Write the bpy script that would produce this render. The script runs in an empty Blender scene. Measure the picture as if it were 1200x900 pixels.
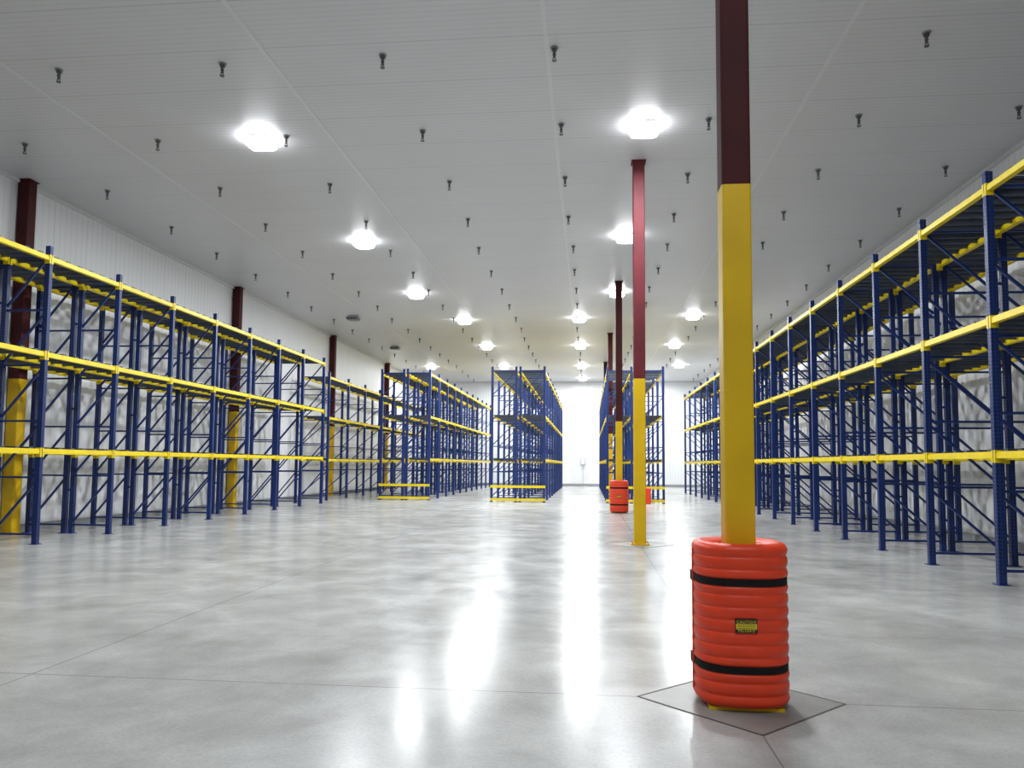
import bpy, math, random
from mathutils import Vector, Matrix
random.seed(4)
scene=bpy.context.scene
col=scene.collection

# ---------------------------------------------------------------- dimensions
XL,XR,YN,YF,H=-12.05,7.9,-7.0,55.0,7.45
COLX=0.97

# ---------------------------------------------------------------- materials
def mat(name,color,rough=0.5,metal=0.0,spec=0.5,noise=0.0,nscale=3.0,bump=0.0,emis=None,estr=0):
    m=bpy.data.materials.new(name); m.use_nodes=True
    nt=m.node_tree; b=nt.nodes['Principled BSDF']
    b.inputs['Roughness'].default_value=rough
    b.inputs['Metallic'].default_value=metal
    b.inputs['Specular IOR Level'].default_value=spec
    b.inputs['Base Color'].default_value=(*color,1)
    if noise>0 or bump>0:
        tc=nt.nodes.new('ShaderNodeTexCoord'); n=nt.nodes.new('ShaderNodeTexNoise')
        n.inputs['Scale'].default_value=nscale; n.inputs['Detail'].default_value=5
        nt.links.new(tc.outputs['Object'],n.inputs['Vector'])
        if noise>0:
            r=nt.nodes.new('ShaderNodeValToRGB')
            r.color_ramp.elements[0].position=.3; r.color_ramp.elements[1].position=.7
            r.color_ramp.elements[0].color=(*[c*(1-noise) for c in color],1)
            r.color_ramp.elements[1].color=(*[min(1,c*(1+noise*.5)) for c in color],1)
            nt.links.new(n.outputs['Fac'],r.inputs['Fac']); nt.links.new(r.outputs['Color'],b.inputs['Base Color'])
        if bump>0:
            bp=nt.nodes.new('ShaderNodeBump'); bp.inputs['Strength'].default_value=bump; bp.inputs['Distance'].default_value=.01
            nt.links.new(n.outputs['Fac'],bp.inputs['Height']); nt.links.new(bp.outputs['Normal'],b.inputs['Normal'])
    if emis:
        b.inputs['Emission Color'].default_value=(*emis,1); b.inputs['Emission Strength'].default_value=estr
    return m

M_blue=mat('rack_blue_paint',(.006,.027,.15),.38,noise=.2,nscale=4)
M_yel=mat('rack_yellow_paint',(.84,.64,.004),.4,noise=.1,nscale=5)
M_cyel=mat('column_yellow_paint',(.70,.44,.004),.45,spec=.35,noise=.12,nscale=2.5,bump=.05)
M_mar=mat('column_maroon_primer',(.058,.008,.010),.62,spec=.2,noise=.25,nscale=2)
M_mar_lit=mat('column_maroon_lit',(.115,.012,.018),.6,spec=.25,noise=.25,nscale=2)  # same maroon made lighter: glow of the nearby lamp put into the colour
M_grey=mat('galvanised_support',(.07,.085,.115),.45,metal=.3,noise=.2,nscale=6)
M_hole=mat('post_perforation',(.004,.006,.015),.9)
M_org=mat('bumper_orange_plastic',(.76,.050,.011),.42,spec=.4,noise=.08,nscale=9,bump=.15)
M_blk=mat('strap_black_webbing',(.006,.006,.007),.8,spec=.25,noise=.2,nscale=60)
M_laby=mat('label_yellow',(.75,.6,.02),.5,noise=.03,nscale=30)
M_labk=mat('label_black',(.01,.01,.01),.5,noise=.03,nscale=30)
M_spr=mat('sprinkler_metal',(.12,.12,.13),.4,metal=.5,noise=.1,nscale=30)
M_esc=mat('sprinkler_escutcheon',(.3,.3,.31),.5,noise=.1,nscale=30)
M_fix=mat('fixture_housing',(.8,.81,.83),.4,metal=0,noise=.05,nscale=8)
M_led=mat('led_lens_lit',(1,1,1),.5,emis=(.95,.97,1),estr=24)
M_off=mat('led_lens_unlit',(.10,.10,.11),.3,noise=.1,nscale=8)
M_curb=mat('curb_grey',(.30,.31,.32),.6,noise=.15,nscale=2)
M_box=mat('electrical_box_grey',(.35,.36,.38),.5,noise=.05,nscale=9)
M_joint=mat('joint_filler',(.09,.085,.08),.7,noise=.2,nscale=12)
M_pad=mat('pad_concrete',(.27,.265,.25),.36,noise=.25,nscale=3,bump=.03)
M_bolt=mat('bolt_steel',(.35,.33,.30),.4,metal=.8,noise=.1,nscale=20)

def N(nt,t,**kw):
    n=nt.nodes.new(t)
    for k,v in kw.items(): setattr(n,k,v)
    return n
def stripe(nt,coord,period,width,offset=0.0):
    """1 on a line of given width repeating with period"""
    a=N(nt,'ShaderNodeMath',operation='ADD'); a.inputs[1].default_value=-offset+period*200+width/2
    nt.links.new(coord,a.inputs[0])
    mo=N(nt,'ShaderNodeMath',operation='MODULO'); mo.inputs[1].default_value=period
    nt.links.new(a.outputs[0],mo.inputs[0])
    lt=N(nt,'ShaderNodeMath',operation='LESS_THAN'); lt.inputs[1].default_value=width
    nt.links.new(mo.outputs[0],lt.inputs[0])
    return lt.outputs[0]

def floor_mat():
    m=bpy.data.materials.new('polished_concrete'); m.use_nodes=True
    nt=m.node_tree; b=nt.nodes['Principled BSDF']; L=nt.links.new
    tc=N(nt,'ShaderNodeTexCoord')
    n1=N(nt,'ShaderNodeTexNoise'); n1.inputs['Scale'].default_value=.36; n1.inputs['Detail'].default_value=10; n1.inputs['Roughness'].default_value=.6; n1.inputs['Distortion'].default_value=1.0
    n2=N(nt,'ShaderNodeTexNoise'); n2.inputs['Scale'].default_value=1.6; n2.inputs['Detail'].default_value=9; n2.inputs['Roughness'].default_value=.62; n2.inputs['Distortion'].default_value=.4
    n3=N(nt,'ShaderNodeTexNoise'); n3.inputs['Scale'].default_value=45; n3.inputs['Detail'].default_value=4
    for n in (n1,n2,n3): L(tc.outputs['Object'],n.inputs['Vector'])
    r1=N(nt,'ShaderNodeValToRGB'); e=r1.color_ramp.elements
    e[0].position=.28; e[0].color=(.36,.36,.35,1); e[1].position=.70; e[1].color=(.59,.59,.58,1)
    L(n1.outputs['Fac'],r1.inputs['Fac'])
    r2=N(nt,'ShaderNodeValToRGB'); e=r2.color_ramp.elements
    e[0].position=.26; e[0].color=(.76,.76,.755,1); e[1].position=.68; e[1].color=(1.03,1.03,1.03,1)
    L(n2.outputs['Fac'],r2.inputs['Fac'])
    mx=N(nt,'ShaderNodeMixRGB',blend_type='MULTIPLY'); mx.inputs[0].default_value=1
    L(r1.outputs[0],mx.inputs[1]); L(r2.outputs[0],mx.inputs[2])
    r3=N(nt,'ShaderNodeValToRGB'); e=r3.color_ramp.elements
    e[0].position=.35; e[0].color=(.90,.90,.90,1); e[1].position=.6; e[1].color=(1,1,1,1)
    L(n3.outputs['Fac'],r3.inputs['Fac'])
    mx2=N(nt,'ShaderNodeMixRGB',blend_type='MULTIPLY'); mx2.inputs[0].default_value=1
    L(mx.outputs[0],mx2.inputs[1]); L(r3.outputs[0],mx2.inputs[2])
    sp=N(nt,'ShaderNodeSeparateXYZ'); L(tc.outputs['Object'],sp.inputs[0])
    sx=stripe(nt,sp.outputs[0],4.875,.011,COLX); sy=stripe(nt,sp.outputs[1],4.875,.011,5.17)
    mxx=N(nt,'ShaderNodeMath',operation='MAXIMUM'); L(sx,mxx.inputs[0]); L(sy,mxx.inputs[1])
    mj=N(nt,'ShaderNodeMixRGB'); L(mxx.outputs[0],mj.inputs[0]); L(mx2.outputs[0],mj.inputs[1]); mj.inputs[2].default_value=(.22,.22,.22,1)
    L(mj.outputs[0],b.inputs['Base Color'])
    rr=N(nt,'ShaderNodeMapRange'); rr.inputs['To Min'].default_value=.17; rr.inputs['To Max'].default_value=.27
    rr.inputs['From Min'].default_value=.3; rr.inputs['From Max'].default_value=.7
    L(n2.outputs['Fac'],rr.inputs['Value']); L(rr.outputs[0],b.inputs['Roughness'])
    bp=N(nt,'ShaderNodeBump'); bp.inputs['Strength'].default_value=.05; bp.inputs['Distance'].default_value=.012
    L(n2.outputs['Fac'],bp.inputs['Height']); L(bp.outputs['Normal'],b.inputs['Normal'])
    b.inputs['Specular IOR Level'].default_value=.15
    return m

def panel_mat(name,color,axis,seam,rib,ribw,rough,sdark=.72,offset=0,bstr=.35):
    m=bpy.data.materials.new(name); m.use_nodes=True
    nt=m.node_tree; b=nt.nodes['Principled BSDF']; L=nt.links.new
    tc=N(nt,'ShaderNodeTexCoord'); sp=N(nt,'ShaderNodeSeparateXYZ'); L(tc.outputs['Object'],sp.inputs[0])
    s1=stripe(nt,sp.outputs[axis],seam,.018,offset)
    s2=stripe(nt,sp.outputs[axis],rib,ribw,offset)
    n1=N(nt,'ShaderNodeTexNoise'); n1.inputs['Scale'].default_value=.5; n1.inputs['Detail'].default_value=4; L(tc.outputs['Object'],n1.inputs['Vector'])
    r1=N(nt,'ShaderNodeValToRGB'); e=r1.color_ramp.elements
    e[0].position=.3; e[0].color=(*[c*.95 for c in color],1); e[1].position=.7; e[1].color=(*color,1)
    L(n1.outputs['Fac'],r1.inputs['Fac'])
    m1=N(nt,'ShaderNodeMixRGB'); L(s1,m1.inputs[0]); L(r1.outputs[0],m1.inputs[1]); m1.inputs[2].default_value=(*[c*sdark for c in color],1)
    m2=N(nt,'ShaderNodeMixRGB',blend_type='MULTIPLY'); L(s2,m2.inputs[0]); L(m1.outputs[0],m2.inputs[1]); m2.inputs[2].default_value=(.93,.93,.93,1)
    L(m2.outputs[0],b.inputs['Base Color'])
    a=N(nt,'ShaderNodeMath',operation='MULTIPLY'); a.inputs[1].default_value=-.35; L(s2,a.inputs[0])
    a2=N(nt,'ShaderNodeMath',operation='SUBTRACT'); L(a.outputs[0],a2.inputs[0]); L(s1,a2.inputs[1])
    bp=N(nt,'ShaderNodeBump'); bp.inputs['Strength'].default_value=bstr; bp.inputs['Distance'].default_value=.006
    L(a2.outputs[0],bp.inputs['Height']); L(bp.outputs['Normal'],b.inputs['Normal'])
    b.inputs['Roughness'].default_value=rough
    return m
M_floor=floor_mat()
M_ceil=panel_mat('ceiling_panel',(.60,.605,.625),1,1.14,.114,.03,.42,.80)
M_wally=panel_mat('wall_panel_side',(.78,.79,.81),1,1.14,.19,.05,.55,.85,bstr=.15)
M_wallx=panel_mat('wall_panel_end',(.82,.83,.84),0,1.14,.19,.05,.45,.88)
M_trim=mat('white_trim',(.63,.635,.65),.4,noise=.04,nscale=1)

# ---------------------------------------------------------------- mesh builder
class MB:
    def __init__(s): s.v=[]; s.f=[]; s.m=[]; s.mats=[]
    def mi(s,m):
        if m not in s.mats: s.mats.append(m)
        return s.mats.index(m)
    def box(s,x0,x1,y0,y1,z0,z1,m):
        i=len(s.v); k=s.mi(m)
        s.v+=[(x0,y0,z0),(x1,y0,z0),(x1,y1,z0),(x0,y1,z0),(x0,y0,z1),(x1,y0,z1),(x1,y1,z1),(x0,y1,z1)]
        for f in ((0,3,2,1),(4,5,6,7),(0,1,5,4),(1,2,6,5),(2,3,7,6),(3,0,4,7)):
            s.f.append(tuple(i+a for a in f)); s.m.append(k)
    def bar(s,a,b,w,h,m,side=Vector((0,1,0))):
        a=Vector(a); b=Vector(b); d=(b-a).normalized(); u=side.normalized(); 
        v=d.cross(u).normalized(); u=v.cross(d).normalized()
        i=len(s.v); k=s.mi(m)
        for p in (a,b):
            for su,sv in ((-1,-1),(1,-1),(1,1),(-1,1)):
                s.v.append(tuple(p+u*su*w/2+v*sv*h/2))
        for f in ((0,1,2,3),(4,7,6,5),(0,4,5,1),(1,5,6,2),(2,6,7,3),(3,7,4,0)):
            s.f.append(tuple(i+a for a in f)); s.m.append(k)
    def prism(s,pts,z0,z1,m):
        i=len(s.v); n=len(pts); k=s.mi(m)
        s.v+=[(p[0],p[1],z0) for p in pts]+[(p[0],p[1],z1) for p in pts]
        s.f.append(tuple(i+a for a in reversed(range(n)))); s.m.append(k)
        s.f.append(tuple(i+n+a for a in range(n))); s.m.append(k)
        for a in range(n):
            b=(a+1)%n; s.f.append((i+a,i+b,i+n+b,i+n+a)); s.m.append(k)
    def cyl(s,x,y,z0,z1,r,m,n=12):
        s.prism([(x+r*math.cos(t*2*math.pi/n),y+r*math.sin(t*2*math.pi/n)) for t in range(n)],z0,z1,m)
    def poly(s,pts,m):
        i=len(s.v); s.v+=[tuple(p) for p in pts]; s.f.append(tuple(range(i,i+len(pts)))); s.m.append(s.mi(m))
    def loft(s,rings,m,cap0=False,cap1=False):
        i=len(s.v); n=len(rings[0]); k=s.mi(m)
        for r in rings: s.v+=[tuple(p) for p in r]
        for a in range(len(rings)-1):
            for b in range(n):
                c=(b+1)%n
                s.f.append((i+a*n+b,i+a*n+c,i+(a+1)*n+c,i+(a+1)*n+b)); s.m.append(k)
        if cap0: s.f.append(tuple(i+a for a in reversed(range(n)))); s.m.append(k)
        if cap1:
            j=i+(len(rings)-1)*n; s.f.append(tuple(j+a for a in range(n))); s.m.append(k)
    def obj(s,name,origin=None,parent=None,smooth=False):
        me=bpy.data.meshes.new(name)
        o0=Vector(origin) if origin else Vector((0,0,0))
        me.from_pydata([tuple(Vector(p)-o0) for p in s.v],[],s.f)
        for m in s.mats: me.materials.append(m)
        me.polygons.foreach_set('material_index',s.m)
        if smooth: me.polygons.foreach_set('use_smooth',[True]*len(me.polygons))
        me.update()
        o=bpy.data.objects.new(name,me); o.location=o0; col.objects.link(o)
        if parent: o.parent=parent; o.location=o0-parent.location
        return o
def one_box(name,*a):
    b=MB(); b.box(*a); return b.obj(name)

# ---------------------------------------------------------------- room shell
T=.2
one_box('floor',XL-T,XR+T,YN-T,YF+T,-T,0,M_floor)
one_box('ceiling',XL-T,XR+T,YN-T,YF+T,H,H+T,M_ceil)
one_box('wall_left',XL-T,XL,YN,YF,0,H,M_wally)
one_box('wall_right',XR,XR+T,YN,YF,0,H,M_wally)
one_box('wall_far',XL-T,XR+T,YF,YF+T,0,H,M_wallx)
one_box('wall_near',XL-T,XR+T,YN-T,YN,0,H,M_wallx)
one_box('baseboard_left',XL,XL+.06,YN,YF,0,.15,M_curb)
one_box('baseboard_right',XR-.06,XR,YN,YF,0,.15,M_curb)
one_box('baseboard_far',XL+.06,XR-.06,YF-.06,YF,0,.18,M_curb)
one_box('baseboard_near',XL+.06,XR-.06,YN,YN+.06,0,.15,M_curb)
for i,x in enumerate((-8.8,-4.7,-.6,3.5)):
    one_box('trim_%d'%(i+1),x-.03,x+.03,YN,YF,H-.006,H,M_trim)
one_box('trim_5',XL,XL+.07,YN,YF,H-.07,H,M_trim)
one_box('trim_6',XR-.07,XR,YN,YF,H-.07,H,M_trim)
one_box('trim_7',XL+.07,XR-.07,YF-.07,YF,H-.07,H,M_trim)

# ---------------------------------------------------------------- columns
def rsq(x,y,h,r=.018):
    pts=[]
    for cx,cy,a0 in ((1,1,0),(-1,1,90),(-1,-1,180),(1,-1,270)):
        for k in range(4):
            a=math.radians(a0+k*30)
            pts.append((x+cx*(h-r)+r*math.cos(a),y+cy*(h-r)+r*math.sin(a)))
    return pts
def column(x,y,w,zy,mtop,plate=.2):
    b=MB()
    b.prism(rsq(x,y,w/2),.02,zy,M_cyel)
    b.prism(rsq(x,y,w/2),zy,H-.0,mtop)
    b.box(x-plate,x+plate,y-plate,y+plate,.003,.022,M_cyel)
    b.box(x-w/2-.03,x+w/2+.03,y-w/2-.03,y+w/2+.03,H-.015,H,mtop)
    for sx in(-1,1):
        for sy in (-1,1):
            b.cyl(x+sx*(plate-.035),y+sy*(plate-.035),.022,.05,.014,M_bolt,6)
    return b.obj('building_column')
CY=[5.17,14.9,24.8,34.65,44.4]
column(COLX,CY[0],.19,3.36,M_mar,.225)
column(COLX,CY[1],.225,3.16,M_mar_lit,.18)
for y in CY[2:]: column(COLX,y,.21,2.9,M_mar,.16)
column(COLX,-4.6,.2,3.2,M_mar,.2)
for y in [-4.6]+CY: column(XL+.15,y,.25,3.2,M_mar,.148)

# isolation joint diamond round near column
def diamond(x,y,s):
    pts=[(x-s,y),(x,y-s),(x+s,y),(x,y+s)]
    b=MB(); b.prism(pts,0,.002,M_pad)
    for i in range(4):
        p=pts[i]; q=pts[(i+1)%4]
        b.bar((p[0],p[1],.002),(q[0],q[1],.002),.012,.003,M_joint,Vector((0,0,1)).cross(Vector((q[0]-p[0],q[1]-p[1],0))))
    return b.obj('concrete_isolation_joint')
for y in CY[:3]: diamond(COLX,y,.65)

# ---------------------------------------------------------------- column bumper
def bumper(x,y,z0,label=True):
    hgt=.995; R=.292; n=64
    b=MB()
    def ring(rr,z,e=2.7):
        out=[]
        for k in range(n):
            t=2*math.pi*k/n
            c,s_=math.cos(t),math.sin(t)
            q=(abs(c)**e+abs(s_)**e)**(-1/e)
            out.append((x+rr*q*c,y+rr*q*s_,z))
        return out
    rings=[]
    nr=13; steps=130
    strap=(.235,.765)
    rings.append(ring(.115,z0+.0)); rings.append(ring(R-.045,z0))
    for i in range(steps+1):
        u=i/steps; z=z0+u*hgt
        edge=min(u,1-u)*hgt
        rr=R-(.04*(1-math.sqrt(max(0,1-(1-min(edge/.045,1))**2))))
        rib=abs(math.sin(math.pi*u*nr))**.6
        ins=min([abs(u-s_) for s_ in strap])
        if ins<.028: rib=.15
        rr+= -.012*(1-rib)*min(1,edge/.04)
        rings.append(ring(rr,z))
    rings.append(ring(R-.055,z0+hgt)); rings.append(ring(.20,z0+hgt-.012)); rings.append(ring(.118,z0+hgt-.02)); rings.append(ring(.112,z0+hgt-.12))
    b.loft(rings,M_org)
    o=b.obj('column_bumper',origin=(x,y,z0),smooth=True)
    s=MB()
    for st in strap:
        zc=z0+st*hgt
        s.loft([ring(R-.016,zc-.022),ring(R-.005,zc-.022),ring(R-.005,zc+.022),ring(R-.016,zc+.022)],M_blk)
        s.box(x-R-.006,x-R+.02,y+.02,y+.09,zc-.03,zc+.03,M_blk)
    s.obj('straps',parent=o)
    q=MB()
    for sx in (-1,1):
        q.box(x+sx*(R-.001)-.006,x+sx*(R-.001)+.004,y-.006,y+.006,z0+.05,z0+hgt-.05,M_org)
    q.obj('mould_seam',parent=o)
    if label:
        l=MB(); zc=z0+.505; w=.066; hh=.042; cx=x-.012; yy=y-R-.001
        l.box(cx-w,cx+w,yy-.002,yy+.02,zc-hh,zc+hh,M_labk)
        l.box(cx-w+.004,cx+w-.004,yy-.003,yy,zc-.020,zc+.014,M_laby)
        for k in range(3):
            l.box(cx-w+.012,cx+w-.012,yy-.0036,yy,zc+.006-.011*k,zc+.009-.011*k,M_labk)
        l.obj('caution_label',parent=o)
        for txt,dz in (('CAUTION',.018),('PELIGRO',-.036)):
            cu=bpy.data.curves.new('caution_text','FONT'); cu.body=txt; cu.size=.022; cu.align_x='CENTER'; cu.extrude=.0004
            cu.space_character=1.25
            t=bpy.data.objects.new('caution_text',cu); cu.materials.append(M_laby); col.objects.link(t)
            t.parent=o; t.location=(cx-x,yy-.0028-y,zc+dz-z0); t.rotation_euler=(math.pi/2,0,0)
    return o
bumper(COLX,CY[0],.024)
bumper(COLX,CY[2],.024)

# small moulded end guard on the floor in front of the far rack upright
b=MB(); rg_=[]
for i in range(33):
    u=i/32; rr=.16-.012*(1-abs(math.sin(math.pi*u*6))**.6)-(.03 if i in (0,32) else 0)
    rg_.append([(px,py_,u*.62) for px,py_ in rsq(2.27,30.60,rr,.07)])
b.loft(rg_,M_org,cap0=True,cap1=True)
b.obj('rack_post_protector',origin=(2.27,30.60,0))

# ---------------------------------------------------------------- pallet racks
LV=(1.70,3.47,5.25)
def rack(frames,ys,levels=LV,top=5.45,beamx=None,holes_to=0,aisle=1,guards=False,supports=True,nsup=4,avoid=(),post=.095,bh=.072):
    b=MB(); p=post/2; py=.04
    xsall=sorted(set([x for f in frames for x in f]))
    for y in ys:
        for (x0,x1) in frames:
            for x in (x0,x1):
                b.box(x-p,x+p,y-py,y+py,.012,top,M_blue)
                b.box(x-p-.03,x+p+.03,y-py-.035,y+py+.035,0,.012,M_blue)
                if y<holes_to:
                    zz=.15
                    while zz<top-.03:
                        for s in (-.024,.024):
                            yy=y-py-.0012
                            cx=x+s
                            b.poly([(cx-.008,yy,zz+.008),(cx-.005,yy,zz-.014),(cx+.005,yy,zz-.014),(cx+.008,yy,zz+.008),(cx,yy,zz+.014)],M_hole)
                            xx=x+aisle*(p+.0012); cy=y+s*.8
                            pts=[(xx,cy-.008,zz+.008),(xx,cy-.005,zz-.014),(xx,cy+.005,zz-.014),(xx,cy+.008,zz+.008),(xx,cy,zz+.014)]
                            b.poly(pts,M_hole)
                        zz+=.051
            zs=[.18]
            while zs[-1]+1.02<top-.15: zs.append(zs[-1]+1.02)
            b.bar((x0,y,top-.2),(x1,y,top-.2),.035,.035,M_blue)
            b.bar((x0,y,zs[0]),(x1,y,zs[0]),.035,.035,M_blue)
            for k in range(len(zs)-1):
                a_,c_=(x0,x1) if aisle>0 else (x1,x0)
                b.bar((a_,y,zs[k]+.03),(c_,y,zs[k+1]-.03),.036,.036,M_blue)
                b.bar((x0,y,zs[k+1]),(x1,y,zs[k+1]),.036,.036,M_blue)
        for k in range(len(frames)-1):
            xa=frames[k][1]; xb=frames[k+1][0]
            if xb-xa>.02:
                for z in (.9,2.6,4.4): b.bar((xa,y,z),(xb,y,z),.04,.04,M_blue)
    bx=beamx if beamx else xsall
    xmin,xmax=xsall[0],xsall[-1]
    for k in range(len(ys)-1):
        ya,yb=ys[k]+py,ys[k+1]-py
        for z in levels:
            for x in bx:
                b.box(x-.040,x+.040,ya,yb,z-bh,z,M_yel)
                b.box(x-.022,x+.022,ya,yb,z,z+.018,M_yel)
                for yc,s in ((ya,1),(yb,-1)):
                    y0,y1=sorted((yc,yc+s*.010))
                    b.box(x-.049,x+.049,y0,y1,z-.13,z+.035,M_yel)
                    for sx in (-1,1):
                        y0,y1=sorted((yc+s*.010,yc-s*.030))
                        b.box(x+sx*(p+.002)-.003,x+sx*(p+.002)+.003,y0,y1,z-.13,z+.035,M_yel)
            if supports:
                for j in range(nsup):
                    yy=ya+(yb-ya)*(j+.5)/nsup
                    if any(abs(yy-a)<.25 for a in avoid): continue
                    b.box(bx[0],bx[-1],yy-.05,yy+.05,z+.018,z+.05,M_grey)
                    b.box(bx[0]+.05,bx[-1]-.05,yy-.015,yy+.015,z-.04,z+.018,M_grey)
    if guards:
        y=ys[0]-py-.03
        for z in (.10,.62):
            b.box(xmin-p,xmax+p,y-.03,y+.03,z-.05,z+.05,M_yel)
    return b.obj('pallet_rack',origin=((xmin+xmax)/2,ys[0],0))
def seq(a,b,step):
    n=round((b-a)/step); return [a+(b-a)*i/n for i in range(n+1)]
rack([(-11.68,-10.88),(-10.72,-9.9)],[13.02+2.12*k for k in range(-3,8)],holes_to=19,aisle=1,nsup=6,beamx=(-11.68,-10.72,-9.9))
rack([(-11.6,-10.5)],seq(30.2,50.5,2.4),top=5.2,levels=(1.65,3.35,5.0),aisle=1,nsup=3)
rack([(5.3,6.35),(6.5,7.55)],[10.6+2.03*k for k in range(-3,17)],holes_to=17,aisle=-1,nsup=6,beamx=(5.3,6.42,7.55))
rack([(-8.6,-7.66),(-7.5,-6.56)],seq(31.3,51,2.0),guards=True,nsup=3)
rack([(-3.87,-2.9),(-2.73,-1.76)],seq(30.7,51,2.2),guards=True,nsup=3)
rack([(.75,1.7),(2.15,2.95)],seq(30.9,50.9,2.5),guards=True,nsup=3,avoid=CY)

# ---------------------------------------------------------------- sprinklers
b=MB()
y=.6
while y<54.5:
    x=-10.5
    while x<7.6:
        jx,jy=x+random.uniform(-.05,.05),y+random.uniform(-.05,.05)
        if not(abs(jx-COLX)<.3 and any(abs(jy-c)<.3 for c in CY)):
            b.cyl(jx,jy,H-.015,H,.06,M_esc,12)
            b.cyl(jx,jy,H-.055,H-.015,.04,M_spr,10)
            b.cyl(jx,jy,H-.15,H-.055,.017,M_spr,8)
            b.cyl(jx,jy,H-.115,H-.09,.027,M_spr,8)
            for s in (-1,1):
                b.bar((jx+s*.02,jy,H-.145),(jx+s*.02,jy,H-.19),.008,.008,M_spr)
            b.bar((jx-.026,jy,H-.15),(jx+.026,jy,H-.15),.012,.012,M_spr)
            b.cyl(jx,jy,H-.20,H-.19,.035,M_spr,10)
        x+=2.51
    y+=2.5
b.obj('sprinkler_heads',origin=(0,20,H))

# ---------------------------------------------------------------- lights
def clight(x,y,on=True,P=150):
    b=MB(); s=.25
    b.box(x-.08,x+.08,y-.08,y+.08,H-.03,H,M_fix)
    b.prism(rsq(x,y,s*.8,.05),H-.06,H-.03,M_fix)
    # dropped prismatic lens, bowl shaped
    def rg(h,r,z): return [(px,py_,z) for px,py_ in rsq(x,y,h,r)]
    b.loft([rg(s*.70,.08,H-.18),rg(s*.92,.09,H-.155),rg(s*1.0,.09,H-.12),rg(s*1.0,.09,H-.08),rg(s*.8,.07,H-.055)],M_led if on else M_off,cap0=True)
    o=b.obj('ceiling_light',origin=(x,y,H))
    if on:
        L=bpy.data.lights.new('lamp','AREA'); L.shape='SQUARE'; L.size=.42; L.energy=P; L.color=(.93,.97,1)
        lo=bpy.data.objects.new('lamp',L); col.objects.link(lo); lo.parent=o; lo.location=(0,0,-.19)
LP=285
for x,y in ((-6,13.2),(-6,19.7),(-6,26),(-5.1,31),(-5.1,38),(-5.1,46),(-9.6,46),
            (.97,13.2),(.97,19.7),(.97,26.2),(-.38,30.8),(-.4,38),(-.4,46),(-.4,52.5),(4.1,30.5),(4.2,38),(5.3,45.7),(4.3,52.5),(-5.1,52.5),
            (-6,6.5),(.97,7.6),(.97,0)):  # unseen fixtures, added to illuminate the near end
    f=.75 if y<10 else (1.0 if y<30 else (1.35 if y<50 else 1.0))
    clight(x,y,P=LP*f)
for x,y in ((-9.5,30),(-9.8,38),(-6,0)): clight(x,y,False)

yb_=YF-.06
b=MB(); b.box(-.55,-.25,yb_-.1,yb_,1.5,2.0,M_box); b.box(-.52,-.28,yb_-.115,yb_-.1,1.54,1.96,M_fix); b.bar((-.4,yb_-.05,0),(-.4,yb_-.05,1.5),.03,.03,M_box)
b.box(-.48,-.32,yb_,YF,1.6,1.66,M_box)
b.obj('electrical_box')

# ---------------------------------------------------------------- world + camera
w=bpy.data.worlds.new('World'); scene.world=w; w.use_nodes=True
w.node_tree.nodes['Background'].inputs[0].default_value=(.5,.55,.6,1); w.node_tree.nodes['Background'].inputs[1].default_value=.05
cam=bpy.data.cameras.new('camera'); co=bpy.data.objects.new('camera',cam); col.objects.link(co)
cam.sensor_width=36; cam.lens=27; cam.shift_y=32/1200; cam.clip_end=200
R=Matrix.Rotation(math.radians(5.71),4,'Z')@Matrix.Rotation(math.radians(90+3.96),4,'X')@Matrix.Rotation(math.radians(.45),4,'Z')
co.matrix_world=Matrix.Translation((0,0,1.5))@R
scene.camera=co
scene.view_settings.view_transform='Standard'
scene.view_settings.look='None'
scene.view_settings.exposure=0.0
